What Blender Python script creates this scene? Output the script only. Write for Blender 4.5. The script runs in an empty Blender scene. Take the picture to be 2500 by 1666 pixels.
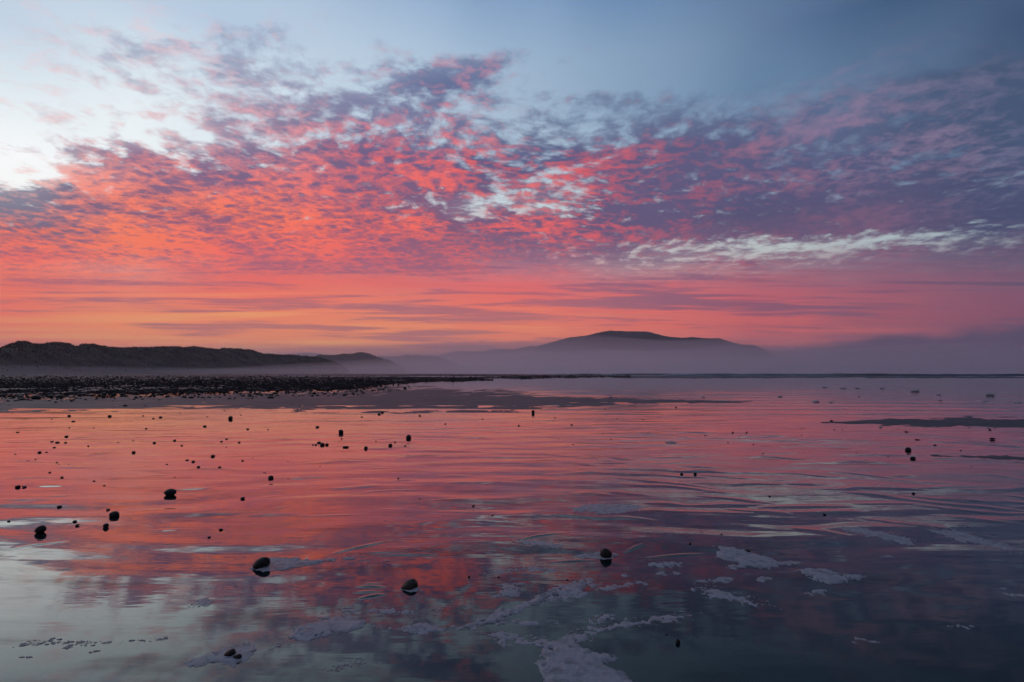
# Evening shore: wet sand under an afterglow sky, dunes and a misty mountain beyond.
import bpy, bmesh, math, random
import numpy as np

random.seed(7)
R = math.radians
SC = bpy.context.scene
COL = SC.collection

# ------------------------------------------------------------------ camera
CAM_H = 1.2                      # eye height above the wet sand, metres
FPX = 1389.0                     # focal length in photo pixels (20 mm lens)
HOR = 911.0                      # photo row of the horizon
cam_d = bpy.data.cameras.new('camera')
cam_d.lens = 20.0
cam_d.sensor_width = 36.0
cam_d.shift_y = (HOR - 833.0) / 2500.0
cam_d.clip_start = 0.05
cam_d.clip_end = 60000.0
cam = bpy.data.objects.new('camera', cam_d)
cam.location = (0, 0, CAM_H)
cam.rotation_euler = (R(90), 0, 0)
COL.objects.link(cam)
SC.camera = cam
SC.view_settings.view_transform = 'Standard'
SC.view_settings.look = 'None'
SC.view_settings.exposure = 0.0
SC.view_settings.gamma = 1.0
SC.view_settings.use_curve_mapping = False
SC.cycles.max_bounces = 4
SC.cycles.diffuse_bounces = 1
SC.cycles.glossy_bounces = 3
SC.cycles.volume_bounces = 2
SC.cycles.use_denoising = True
SC.cycles.use_adaptive_sampling = True
SC.cycles.adaptive_threshold = 0.018
SC.cycles.adaptive_min_samples = 16

# ------------------------------------------------------------------ sky
def lin(c):
    c = c / 255.0
    return c / 12.92 if c <= 0.04045 else ((c + 0.055) / 1.055) ** 2.4

# Colours and cloud amounts of the evening sky, given at directions
# (column, row) of a 2500 wide, 20 mm view whose horizon is row 911.
CLEAR = [  # clear air
 (-300,0,(205,222,238)),(0,0,(196,214,232)),(310,0,(192,212,231)),(625,0,(180,203,227)),(940,0,(156,182,213)),(1250,0,(132,162,198)),(1560,0,(104,138,178)),(1875,0,(84,112,150)),(2190,0,(64,93,128)),(2500,0,(54,78,112)),
 (0,200,(228,240,246)),(310,200,(224,237,245)),(625,200,(214,229,241)),(940,200,(184,208,228)),(1250,200,(158,184,210)),(1560,200,(130,160,190)),(1875,200,(100,132,165)),(2190,200,(80,108,142)),(2500,200,(68,92,122)),
 (-300,300,(252,256,258)),(0,300,(247,252,254)),(310,300,(240,249,252)),(625,300,(222,236,245)),(-300,400,(262,264,264)),(0,400,(260,262,262)),(310,400,(250,256,258)),(625,400,(226,240,248)),(940,400,(198,216,230)),(1250,400,(180,202,220)),(1560,400,(162,188,210)),(1875,400,(135,162,190)),(2190,400,(112,142,172)),(2500,400,(95,124,155)),
 (0,500,(258,260,258)),(625,520,(235,240,240)),(1250,510,(204,218,224)),(1560,520,(192,208,215)),(1875,560,(190,208,210)),(2190,560,(178,196,200)),(2500,560,(150,170,180)),
 (0,630,(250,135,110)),(300,620,(250,190,175)),(625,630,(248,125,105)),(1000,640,(238,120,112)),(1250,630,(205,150,160)),(0,670,(235,108,100)),(600,670,(235,108,102)),(1250,675,(205,108,118)),(1600,668,(185,115,128)),(1875,660,(165,110,126)),(2190,650,(140,98,120)),(2500,640,(118,92,116)),(1600,630,(198,206,206)),(1875,610,(194,207,207)),(2190,600,(178,195,199)),(2500,585,(160,180,188)),
 (0,700,(245,108,95)),(625,700,(245,112,98)),(1250,700,(238,105,103)),(1600,700,(222,98,105)),(1875,700,(190,92,108)),(2190,700,(160,88,110)),(2500,700,(128,82,108)),
 (0,750,(247,114,96)),(625,750,(248,120,98)),(1250,750,(247,118,100)),(1600,750,(240,112,100)),(1875,750,(205,94,104)),(2190,750,(164,85,105)),(2500,750,(138,78,104)),
 (0,800,(253,136,98)),(300,800,(255,152,100)),(625,800,(255,148,100)),(940,800,(255,150,102)),(1250,800,(250,132,101)),(1600,800,(242,116,98)),(1875,800,(214,100,100)),(2190,800,(166,90,103)),(2500,800,(130,80,103)),
 (0,850,(240,128,102)),(625,850,(248,146,106)),(940,850,(250,155,108)),(1250,850,(246,138,106)),(1600,850,(220,118,108)),(1875,850,(180,104,112)),(2190,850,(140,92,110)),(2500,850,(100,80,104)),
 (0,905,(215,120,110)),(625,905,(215,125,118)),(1250,905,(200,112,118)),(1600,905,(165,100,118)),(1875,905,(125,88,112)),(2190,905,(95,80,106)),(2500,905,(82,74,102)),
 (-300,-400,(150,180,212)),(600,-400,(132,165,202)),(1250,-400,(92,125,168)),(2500,-400,(46,68,102)),
 (0,-1200,(84,116,160)),(1250,-1200,(66,96,140)),(2500,-1200,(42,62,96)),
]
LIT = [  # cloud undersides that catch the afterglow
 (0,100,(240,208,214)),(500,100,(238,205,214)),(940,150,(220,172,188)),(1100,200,(206,142,164)),(1250,150,(190,150,175)),(2500,150,(98,104,135)),(1875,150,(120,130,160)),
 (0,300,(250,225,225)),(300,330,(226,172,180)),(300,380,(238,148,142)),(600,330,(222,158,170)),(600,375,(232,132,134)),(940,360,(232,112,116)),(600,270,(222,172,184)),(940,250,(228,148,160)),(1000,310,(220,130,144)),(1150,230,(215,130,148)),(1400,260,(160,125,155)),(1875,300,(135,120,152)),(2500,300,(112,114,146)),
 (0,430,(252,205,195)),(300,430,(252,130,112)),(600,400,(246,122,112)),(940,400,(246,105,98)),(1250,390,(236,98,98)),(1500,390,(206,96,110)),(1700,390,(160,94,118)),(1875,400,(150,106,132)),(2190,400,(142,122,150)),(2500,400,(122,120,150)),
 (0,560,(255,122,92)),(300,540,(255,128,92)),(600,540,(255,124,94)),(940,540,(252,112,94)),(1250,540,(242,104,100)),(1500,520,(222,94,102)),(1700,520,(168,88,112)),(1875,520,(130,90,120)),(2190,520,(112,94,126)),(2500,520,(94,92,124)),
 (0,640,(252,112,98)),(600,640,(252,110,96)),(1000,640,(232,102,102)),(1300,640,(190,98,112)),(1600,650,(170,98,118)),(2000,640,(150,98,120)),(2500,650,(118,88,116)),
 (0,720,(250,130,100)),(1250,720,(245,112,102)),(1875,720,(205,95,106)),(2500,720,(150,84,108)),
 (0,820,(255,178,108)),(625,820,(255,184,110)),(1250,820,(255,162,108)),(1875,820,(232,112,100)),(2500,820,(150,84,104)),
 (1250,-500,(150,150,180)),(0,-500,(215,200,215)),(2500,-500,(70,85,118)),
]
DARK = [  # thick cloud in shade
 (0,100,(208,208,222)),(500,110,(156,166,192)),(650,110,(148,162,192)),(550,180,(158,166,190)),(940,130,(150,162,192)),(1150,190,(98,112,150)),(2500,150,(66,86,116)),(1875,150,(90,115,148)),
 (0,300,(225,220,228)),(300,330,(165,140,165)),(600,270,(145,135,165)),(940,270,(118,118,154)),(1400,270,(96,114,148)),(1875,270,(88,106,140)),(2500,300,(68,86,118)),
 (0,420,(150,155,172)),(300,420,(142,108,140)),(600,400,(120,98,134)),(940,400,(112,94,134)),(1250,380,(88,92,132)),(1560,400,(92,90,128)),(1875,420,(84,86,124)),(2500,420,(70,80,114)),
 (0,510,(108,104,130)),(150,500,(112,104,132)),(400,520,(138,92,120)),(650,540,(142,92,120)),(940,540,(136,90,120)),(1250,540,(116,90,124)),(1560,540,(98,86,122)),(1875,540,(84,82,116)),(2500,520,(68,76,110)),
 (0,640,(168,98,120)),(600,640,(170,96,120)),(1000,640,(156,98,124)),(1300,640,(140,100,128)),(1600,650,(128,98,126)),(2000,640,(118,90,120)),(2500,650,(92,82,112)),
 (0,720,(150,98,124)),(1250,720,(180,96,116)),(1875,720,(150,86,112)),(2500,720,(100,80,108)),
 (0,820,(150,105,125)),(625,820,(190,115,115)),(1250,820,(180,115,118)),(1875,820,(130,88,112)),(2500,820,(95,78,104)),
 (1250,-500,(95,112,150)),(0,-500,(150,160,185)),(2500,-500,(55,72,105)),
]
COVER = [(1130,175,0.95,0.02),(1120,215,0.95,0.02),(1040,200,0.80,0.10),(40,480,0.95,0.00),(120,490,0.95,0.05),(0,540,0.90,0.10),(60,500,1.00,0.00),  # (amount of cloud, share of it that glows)
 (-300,0,0.27,0.80),(0,20,0.30,0.80),(310,20,0.20,0.80),(625,20,0.15,0.70),(940,0,0.00,0.50),(1250,0,0.00,0.50),(1560,0,0.00,0.32),(1875,0,0.00,0.34),(2190,0,0.02,0.34),(2500,0,0.10,0.34),
 (0,100,0.30,0.80),(310,110,0.53,0.30),(500,110,0.63,0.25),(650,100,0.61,0.20),(760,100,0.17,0.30),(940,100,0.15,0.40),(1100,100,0.05,0.40),(1500,110,0.00,0.32),(1875,110,0.02,0.34),(2150,120,0.40,0.24),(2350,110,0.50,0.24),(2500,110,0.50,0.24),
 (0,190,0.36,0.70),(250,170,0.53,0.40),(480,160,0.67,0.30),(640,170,0.66,0.25),(740,160,0.42,0.30),(860,190,0.40,0.35),(960,180,0.60,0.35),(1080,195,1.00,0.02),(1180,195,1.00,0.02),(1260,200,0.20,0.30),(1400,190,0.00,0.32),(1600,190,0.08,0.12),(1800,190,0.22,0.12),(2000,190,0.45,0.24),(2200,190,0.70,0.24),(2500,190,0.80,0.24),
 (0,260,0.40,0.70),(120,270,0.42,0.60),(300,260,0.26,0.60),(450,250,0.45,0.50),(600,240,0.65,0.45),(760,250,0.71,0.28),(900,250,0.75,0.23),(1050,250,0.70,0.18),(1160,240,0.56,0.08),(1230,260,0.23,0.18),(1330,260,0.61,0.05),(1500,240,0.61,0.05),(1700,240,0.54,0.12),(1900,240,0.61,0.24),(2100,250,0.80,0.29),(2300,250,0.85,0.24),(2500,250,0.90,0.19),
 (0,330,0.22,0.68),(200,335,0.30,0.48),(330,320,0.30,0.48),(450,315,0.40,0.48),(560,300,0.72,0.48),(700,300,0.72,0.36),(850,310,0.72,0.31),(1000,310,0.72,0.28),(1150,310,0.72,0.08),(1270,310,0.56,0.05),(1400,310,0.62,0.05),(1500,300,0.54,0.05),(1600,300,0.70,0.12),(1800,310,0.70,0.17),(2000,310,0.95,0.34),(2250,320,0.97,0.24),(2500,320,0.92,0.19),
 (0,400,0.22,0.68),(120,395,0.50,0.38),(210,380,0.78,0.38),(300,385,0.78,0.50),(420,390,0.78,0.48),(520,370,0.78,0.33),(650,370,0.78,0.38),(800,380,0.78,0.36),(950,380,1.00,0.31),(1150,370,0.72,0.30),(1300,370,0.72,0.18),(1400,350,0.62,0.05),(1480,390,0.85,0.38),(1600,390,0.95,0.25),(1800,380,0.95,0.20),(2000,380,0.74,0.22),(2250,380,0.74,0.22),(2500,380,0.74,0.17),
 (0,450,0.38,0.50),(100,450,0.55,0.50),(200,440,0.85,0.60),(350,440,1.00,0.62),(600,440,1.00,0.55),(900,440,1.00,0.60),(1150,440,1.00,0.55),(1300,450,0.66,0.35),(1400,455,0.66,0.30),(1550,450,0.92,0.30),(1750,450,0.80,0.30),(1950,450,0.78,0.42),(2250,440,0.74,0.22),(2500,440,0.74,0.17),
 (0,510,1.00,0.00),(90,520,1.00,0.00),(180,510,0.95,0.45),(300,500,1.00,0.68),(600,500,1.00,0.62),(850,490,1.00,0.62),(1000,495,0.80,0.30),(1080,505,0.73,0.20),(1170,508,0.57,0.20),(1280,500,0.57,0.30),(1340,485,0.62,0.35),(1420,500,0.72,0.20),(1520,500,0.95,0.50),(1700,500,0.90,0.30),(1900,500,0.90,0.10),(2250,490,0.96,0.05),(2500,500,1.00,0.05),
 (0,570,1.00,0.70),(150,560,1.00,0.72),(400,560,1.00,0.70),(700,560,1.00,0.65),(1000,560,1.00,0.62),(1250,545,0.97,0.60),(1400,560,0.97,0.40),(1600,570,1.00,0.25),(1800,560,1.00,0.05),(2000,555,0.95,0.05),(2200,545,0.90,0.05),(2350,535,1.00,0.05),(2500,530,0.95,0.05),
 (0,620,1.00,0.66),(300,625,0.93,0.72),(500,620,1.00,0.65),(800,620,1.00,0.62),(1100,620,1.00,0.40),(1250,625,0.88,0.20),(1400,620,0.76,0.20),(1520,620,0.74,0.20),(1650,615,0.59,0.20),(1800,608,0.39,0.20),(2000,598,0.33,0.20),(2200,586,0.41,0.20),(2380,578,0.54,0.20),(2500,572,0.59,0.20),
 (0,670,1.00,0.55),(400,670,1.00,0.50),(800,670,1.00,0.45),(1100,670,1.00,0.40),(1300,660,0.92,0.25),(1500,655,0.75,0.30),(1700,645,0.72,0.25),(1900,640,0.85,0.25),(2200,635,0.97,0.25),(2500,630,0.97,0.25),
 (0,710,0.60,0.50),(600,715,0.50,0.50),(1250,710,0.50,0.50),(1800,700,0.60,0.50),(2500,700,0.70,0.40),
 (0,780,0.30,0.50),(1250,780,0.30,0.50),(2500,780,0.40,0.40),
 (0,905,0.20,0.50),(1250,905,0.20,0.50),(2500,905,0.30,0.30),
 (0,-400,0.30,0.60),(1250,-400,0.12,0.30),(2500,-400,0.30,0.24),(0,-1200,0.20,0.30),(1250,-1200,0.12,0.30),(2500,-1200,0.20,0.24),
]
for T in (CLEAR, LIT, DARK):
    for i, (x, y, c) in enumerate(T):
        T[i] = (x, y, [lin(v) for v in c])
for i, t in enumerate(COVER):
    COVER[i] = (t[0], t[1], [t[2], t[3]])

def spread(T, px, py, sx, sy, eps=0.04):
    """smooth blend of the scattered values T at photo directions px, py"""
    P = np.array([[a, b] for a, b, c in T], float)
    V = np.array([c for a, b, c in T], float)
    dx = (px[..., None] - P[:, 0]) / sx
    dy = (py[..., None] - P[:, 1]) / sy
    d2 = dx * dx + dy * dy
    w = 1.0 / (d2 + eps) ** 2
    return (w[..., None] * V).sum(-2) / w.sum(-1)[..., None]

ROWS_Y = [905, 875, 840, 805, 770, 735, 700, 668, 640, 612, 585, 558, 530, 505, 480, 450, 420, 390, 360, 330, 300, 270, 240, 210, 180, 150, 110, 60, 0, -120, -400, -1200]
ROWS_W = [(HOR - y) / FPX for y in ROWS_Y]
FR_AZ = [R(a) for a in np.linspace(-45, 45, 25)]

def ramp_group(stops):
    g = bpy.data.node_groups.new('sky_row', 'ShaderNodeTree')
    g.interface.new_socket('fac', in_out='INPUT', socket_type='NodeSocketFloat')
    g.interface.new_socket('value', in_out='OUTPUT', socket_type='NodeSocketColor')
    n = g.nodes.new('ShaderNodeValToRGB')
    n.color_ramp.interpolation = 'LINEAR'
    el = n.color_ramp.elements
    while len(el) < len(stops):
        el.new(0.5)
    for e, (p, v) in zip(el, stops):
        e.position = p
    for e, (p, v) in zip(el, stops):
        e.color = (v[0], v[1], v[2] if len(v) > 2 else 0, 1)
    gi = g.nodes.new('NodeGroupInput'); go = g.nodes.new('NodeGroupOutput')
    g.links.new(gi.outputs[0], n.inputs[0])
    g.links.new(n.outputs[0], go.inputs[0])
    return g

def build_world():
    w = bpy.data.worlds.new('World')
    SC.world = w
    w.use_nodes = True
    nt = w.node_tree
    nt.nodes.clear()
    N = nt.nodes.new
    L = nt.links.new

    def setin(node, i, v):
        if v is None:
            return
        if hasattr(v, 'is_output'):
            L(v, node.inputs[i])
        else:
            node.inputs[i].default_value = v

    def math_(op, a, b=None, c=None, clamp=False):
        n = N('ShaderNodeMath'); n.operation = op; n.use_clamp = clamp
        for i, v in enumerate((a, b, c)):
            setin(n, i, v)
        return n.outputs[0]

    def mr(v, a, b, c=0.0, d=1.0, smooth=False):
        n = N('ShaderNodeMapRange')
        n.interpolation_type = 'SMOOTHSTEP' if smooth else 'LINEAR'
        n.clamp = True
        for i, x in enumerate((v, a, b, c, d)):
            setin(n, i, x)
        return n.outputs[0]

    def mix(f, a, b, blend='MIX'):
        n = N('ShaderNodeMix'); n.data_type = 'RGBA'; n.blend_type = blend
        n.clamp_factor = True
        setin(n, 0, f); setin(n, 6, a); setin(n, 7, b)
        return n.outputs[2]

    def comb(x, y, z=0.0):
        n = N('ShaderNodeCombineXYZ')
        for i, v in enumerate((x, y, z)):
            setin(n, i, v)
        return n.outputs[0]

    def noise(vec, scale, detail, rough, dist=0.0, dim='2D'):
        n = N('ShaderNodeTexNoise'); n.noise_dimensions = dim
        n.normalize = True
        L(vec, n.inputs['Vector'])
        n.inputs['Scale'].default_value = scale
        n.inputs['Detail'].default_value = detail
        n.inputs['Roughness'].default_value = rough
        n.inputs['Distortion'].default_value = dist
        return n.outputs['Fac'], n.outputs['Color']

    def sep(v):
        n = N('ShaderNodeSeparateXYZ'); L(v, n.inputs[0]); return n.outputs

    tc = N('ShaderNodeTexCoord')
    x, y, z = sep(tc.outputs['Generated'])
    hz = math_('SQRT', math_('ADD', math_('MULTIPLY', x, x), math_('MULTIPLY', y, y)))
    zz = math_('ABSOLUTE', z)
    tw0 = math_('DIVIDE', zz, math_('MAXIMUM', hz, 0.02))
    az = math_('ARCTAN2', x, y)

    # cloud deck coordinates: a flat layer seen from below
    inv = math_('DIVIDE', 1.0, math_('ADD', zz, 0.13))
    X = math_('MULTIPLY', x, inv)
    Y = math_('MULTIPLY', y, inv)
    ca, sa = math.cos(R(-40)), math.sin(R(-40))
    S = math_('ADD', math_('MULTIPLY', X, sa), math_('MULTIPLY', Y, ca))      # along the streets
    T = math_('SUBTRACT', math_('MULTIPLY', X, ca), math_('MULTIPLY', Y, sa)) # across
    P = comb(X, Y)
    _, wc = noise(P, 1.3, 3, 0.55)
    wx, wy, _z = sep(wc)
    # wobble the lookup so that no edge is straight
    _, w2 = noise(P, 4.5, 4, 0.6)
    vx, vy, _z = sep(w2)
    azw = math_('ADD', az, math_('ADD', math_('MULTIPLY', math_('SUBTRACT', wx, .5), .04), math_('MULTIPLY', math_('SUBTRACT', vx, .5), .05)))
    hi = mr(tw0, 0.02, 0.25)
    tw = math_('ADD', tw0, math_('MULTIPLY', hi, math_('ADD', math_('MULTIPLY', math_('SUBTRACT', wy, .5), .02), math_('MULTIPLY', math_('SUBTRACT', vy, .5), .03))))
    tw = math_('MINIMUM', math_('MAXIMUM', tw, 0.0), 4.0)
    fac = math_('ADD', math_('MULTIPLY', azw, 1 / (2 * math.pi)), 0.5)
    fac0 = math_('ADD', math_('MULTIPLY', az, 1 / (2 * math.pi)), 0.5)

    # tables over azimuth, one ramp per elevation row
    def table(TT, f, tv, sx, sy, rows, eps=0.04):
        out = alpha = None
        prev = None
        for wi in rows:
            a = np.array(FR_AZ)
            px = 1250 + FPX * np.tan(a)
            py = HOR - FPX * wi / np.cos(a)
            V = spread(TT, px, py, sx, sy, eps)
            rear = 0.5 * V[-1] * 0.85 + 0.5 * V[-1]
            stops = [(0.0, rear)]
            stops.append((0.5 + R(-85) / (2 * math.pi), 0.5 * V[0] + 0.5 * rear))
            stops += [(0.5 + aa / (2 * math.pi), v) for aa, v in zip(FR_AZ, V)]
            stops.append((0.5 + R(80) / (2 * math.pi), rear))
            stops.append((1.0, rear))
            g = ramp_group(stops)
            n = N('ShaderNodeGroup'); n.node_tree = g
            if out is None:
                L(f, n.inputs[0]); out = n.outputs[0]
            else:
                # chained to the row below so that the rows are worked out one after another
                bw = math_('MULTIPLY', out, 1e-7)
                L(math_('ADD', f, bw), n.inputs[0])
                out = mix(mr(math_('ADD', tv, bw), prev, wi), out, n.outputs[0])
            prev = wi
        return out

    crow = [ROWS_W[i] for i in (0, 2, 3, 5, 6, 8, 10, 13, 17, 21, 25, 28, 30, 31)]
    krow = [ROWS_W[i] for i in (0, 3, 6, 8, 11, 14, 17, 20, 23, 26, 30)]
    vrow = [ROWS_W[i] for i in (0, 5, 6, 7, 8, 9, 10, 11, 12, 13, 14, 15, 16, 17, 18, 19, 20, 21, 22, 23, 24, 25, 26, 28, 30)]
    clear = table(CLEAR, fac0, tw0, 300, 70, crow, 0.16)
    lit = table(LIT, fac, tw, 260, 80, krow)
    dark = table(DARK, fac, tw, 260, 80, krow)
    cov = table(COVER, fac, tw, 110, 32, vrow)
    cover, glow, _z = sep(cov)

    # cloud body: cellular, mottled altocumulus, drawn out into streets to the right
    wp = comb(math_('ADD', X, math_('MULTIPLY', math_('SUBTRACT', wx, .5), .2)),
              math_('ADD', Y, math_('MULTIPLY', math_('SUBTRACT', wy, .5), .2)))
    nA, _c = noise(wp, 12.0, 6, 0.6, 0.0)
    sp = comb(math_('MULTIPLY', S, 0.55), math_('ADD', math_('MULTIPLY', T, 2.4), math_('MULTIPLY', vx, .25)))
    nB, _c = noise(sp, 2.6, 7, 0.58, 0.0)
    streak = math_('MULTIPLY', mr(az, R(6), R(32), 0.0, 1.0, True), mr(tw0, 0.2, 0.38, 0.35, 1.0))
    body = math_('ADD', math_('MULTIPLY', nA, math_('SUBTRACT', 1.0, math_('MULTIPLY', streak, .5))),
                 math_('MULTIPLY', nB, math_('MULTIPLY', streak, .5)))
    thr = mr(cover, 0.0, 1.0, 0.80, 0.17)
    dens = math_('SUBTRACT', body, thr)
    alpha = math_('MULTIPLY', mr(dens, mr(tw0, 0.28, 0.45, -0.09, -0.13), mr(tw0, 0.28, 0.45, 0.19, 0.25), 0.0, 1.0, True), mr(cover, 0.15, 0.75, 0.5, 1.0))

    # relief: the side of each lump that faces the glow
    def shifted(k):
        sxy = comb(math_('ADD', X, math_('ADD', math_('MULTIPLY', math_('SUBTRACT', wx, .5), .2), -0.015 * k)),
                   math_('ADD', Y, math_('ADD', math_('MULTIPLY', math_('SUBTRACT', wy, .5), .2), 0.028 * k)))
        f, _c = noise(sxy, 12.0, 6, 0.6, 0.0)
        return f
    nS = shifted(1.0)
    rel = math_('SUBTRACT', nS, nA)
    nF, _c = noise(comb(math_('MULTIPLY', X, 1.0), math_('MULTIPLY', Y, 1.35), 0), 15.0, 6, 0.62, 0.0)
    nL, _c = noise(P, 2.8, 4, 0.6)
    nl = math_('ADD', math_('MULTIPLY', rel, -1.5), math_('MULTIPLY', math_('SUBTRACT', nF, .5), math_('MULTIPLY', 1.6, mr(nL, .35, .65, .25, 1.0))))
    nl = math_('ADD', nl, math_('MULTIPLY', math_('SUBTRACT', nB, .5), math_('MULTIPLY', streak, 3.0)))
    nl = math_('ADD', nl, math_('MULTIPLY', math_('SUBTRACT', nL, .5), 2.1))
    nl = math_('ADD', nl, math_('MULTIPLY', math_('SUBTRACT', 0.5, nA), 0.6))
    nV, _c = noise(comb(math_('ADD', X, math_('MULTIPLY', vx, .07)), math_('ADD', math_('MULTIPLY', Y, 1.25), math_('MULTIPLY', vy, .09))), 10.0, 5, 0.58)
    rid = math_('SUBTRACT', 1.0, math_('MULTIPLY', math_('ABSOLUTE', math_('SUBTRACT', nV, .5)), 2.0))
    nl = math_('ADD', math_('MULTIPLY', nl, .8), math_('MULTIPLY', math_('SUBTRACT', rid, .84), 1.5))
    lf = mr(math_('ADD', nl, math_('SUBTRACT', glow, .56)), mr(streak, 0.0, 1.0, -0.36, -0.5), mr(streak, 0.0, 1.0, 0.40, 0.6), 0.0, 1.0, False)
    cl = mix(lf, dark, lit)
    # thin cloud lets the air behind through
    sky = mix(alpha, clear, cl)

    # band of layered stratus over the horizon
    vv = math_('DIVIDE', tw0, math_('MAXIMUM', math_('COSINE', az), 0.6))
    bv = comb(math_('MULTIPLY', az, 2.2), math_('ADD', math_('MULTIPLY', vv, 46.0), math_('MULTIPLY', az, .5)))
    b1, _c = noise(bv, 1.0, 6, 0.55, 0.4)
    bv2 = comb(math_('MULTIPLY', az, 5.5), math_('ADD', math_('MULTIPLY', vv, 120.0), math_('MULTIPLY', az, 1.0)))
    b2, _c = noise(bv2, 1.0, 6, 0.6, 0.3)
    bb = math_('ADD', math_('MULTIPLY', b1, .62), math_('MULTIPLY', b2, .38))
    band = mix(mr(bb, 0.49, 0.60, 0, .85, True), clear, dark)
    band = mix(mr(bb, 0.48, 0.38, 0, .7, True), band, lit)
    low = mr(math_('ADD', vv, math_('MULTIPLY', math_('SUBTRACT', b1, .5), .07)), 0.13, 0.225, 0.0, 1.0, True)
    sky = mix(low, band, sky)

    # distant cloud bank low on the right
    k1, _c = noise(comb(math_('MULTIPLY', az, 9.0), math_('MULTIPLY', tw0, 22.0)), 1.6, 7, 0.6, 0.2)
    top = mr(az, R(20), R(43), 0.034, 0.066)
    edge = math_('SUBTRACT', math_('ADD', top, math_('MULTIPLY', math_('SUBTRACT', k1, .5), .03)), tw0)
    bank = mr(edge, -0.004, 0.012, 0.0, 1.0, True)
    bank = math_('MULTIPLY', bank, mr(az, R(15), R(32), 0.0, 0.92, True))
    bcol = N('ShaderNodeRGB'); bcol.outputs[0].default_value = (lin(78), lin(70), lin(98), 1)
    sky = mix(bank, sky, bcol.outputs[0])

    # thin share of the physical twilight sky underneath
    st = N('ShaderNodeTexSky')
    st.sky_type = 'NISHITA'
    st.sun_disc = False
    st.sun_elevation = R(0.5)
    st.sun_rotation = R(-58)
    st.air_density = 1.0
    st.dust_density = 1.2
    sk = mix(1.0, sky, mix(1.0, st.outputs[0], (0.003, 0.003, 0.003, 1), 'MULTIPLY'), 'ADD')
    bg = N('ShaderNodeBackground')
    L(sk, bg.inputs['Color'])
    bg.inputs['Strength'].default_value = 1.0
    o = N('ShaderNodeOutputWorld')
    L(bg.outputs[0], o.inputs[0])
    w.cycles.sampling_method = 'NONE'

build_world()

# afterglow from just over the dunes, left of the frame
sd = bpy.data.lights.new('sun', 'SUN')
sd.energy = 0.12
sd.angle = R(20)
sd.color = (1.0, 0.48, 0.32)
sun = bpy.data.objects.new('sun', sd)
sun.rotation_euler = (R(87), 0, R(58))
COL.objects.link(sun)

# ------------------------------------------------------------------ helpers
def ground(px, py, z=0.0):
    """point of the level shore seen at photo column px, row py"""
    d = (CAM_H - z) * FPX / (py - HOR)
    return np.array([(px - 1250.0) / FPX * d, d, z])

def hash2(ix, iy, seed):
    h = (ix.astype(np.int64) * 374761393 + iy.astype(np.int64) * 668265263 + seed * 974634777) & 0xFFFFFFFF
    h = ((h ^ (h >> 13)) * 1274126177) & 0xFFFFFFFF
    h = h ^ (h >> 16)
    return (h & 0xFFFFFF) / float(0xFFFFFF)

def vnoise(x, y, seed=0):
    ix = np.floor(x); iy = np.floor(y)
    fx = x - ix; fy = y - iy
    fx = fx * fx * fx * (fx * (fx * 6 - 15) + 10); fy = fy * fy * fy * (fy * (fy * 6 - 15) + 10)
    a = hash2(ix, iy, seed); b = hash2(ix + 1, iy, seed)
    c = hash2(ix, iy + 1, seed); d = hash2(ix + 1, iy + 1, seed)
    return (a + (b - a) * fx) * (1 - fy) + (c + (d - c) * fx) * fy

def fbm(x, y, seed=0, octaves=4, gain=0.5):
    s = np.zeros_like(x); amp = 1.0; tot = 0
    for o in range(octaves):
        s += amp * vnoise(x * 2 ** o + 17.3 * o, y * 2 ** o - 9.1 * o, seed + o)
        tot += amp; amp *= gain
    return s / tot

def sstep(a, b, x):
    t = np.clip((x - a) / (b - a), 0, 1)
    return t * t * (3 - 2 * t)

def mesh_obj(name, verts, faces, mat, parent=None, smooth=True):
    verts = np.asarray(verts, np.float32); faces = np.asarray(faces, np.int32)
    me = bpy.data.meshes.new(name)
    me.vertices.add(len(verts)); me.vertices.foreach_set('co', verts.ravel())
    k = faces.shape[1]
    me.loops.add(faces.size); me.loops.foreach_set('vertex_index', faces.ravel())
    me.polygons.add(len(faces))
    me.polygons.foreach_set('loop_start', np.arange(0, faces.size, k, dtype=np.int32))
    me.polygons.foreach_set('loop_total', np.full(len(faces), k, np.int32))
    me.polygons.foreach_set('use_smooth', np.full(len(faces), smooth))
    me.update(calc_edges=True)
    me.materials.append(mat)
    o = bpy.data.objects.new(name, me)
    COL.objects.link(o)
    if parent:
        o.parent = parent
    return o

def tag(o, label=None, cat=None, group=None, kind=None):
    if label: o['label'] = label
    if cat: o['category'] = cat
    if group: o['group'] = group
    if kind: o['kind'] = kind
    return o

def grid_faces(nr, nc, wrap=False):
    i = np.arange(nr - 1)[:, None]; j = np.arange(nc if wrap else nc - 1)[None, :]
    j2 = (j + 1) % nc
    a = i * nc + j; b = i * nc + j2; c = (i + 1) * nc + j2; d = (i + 1) * nc + j
    return np.stack([a, b, c, d], -1).reshape(-1, 4)

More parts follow.
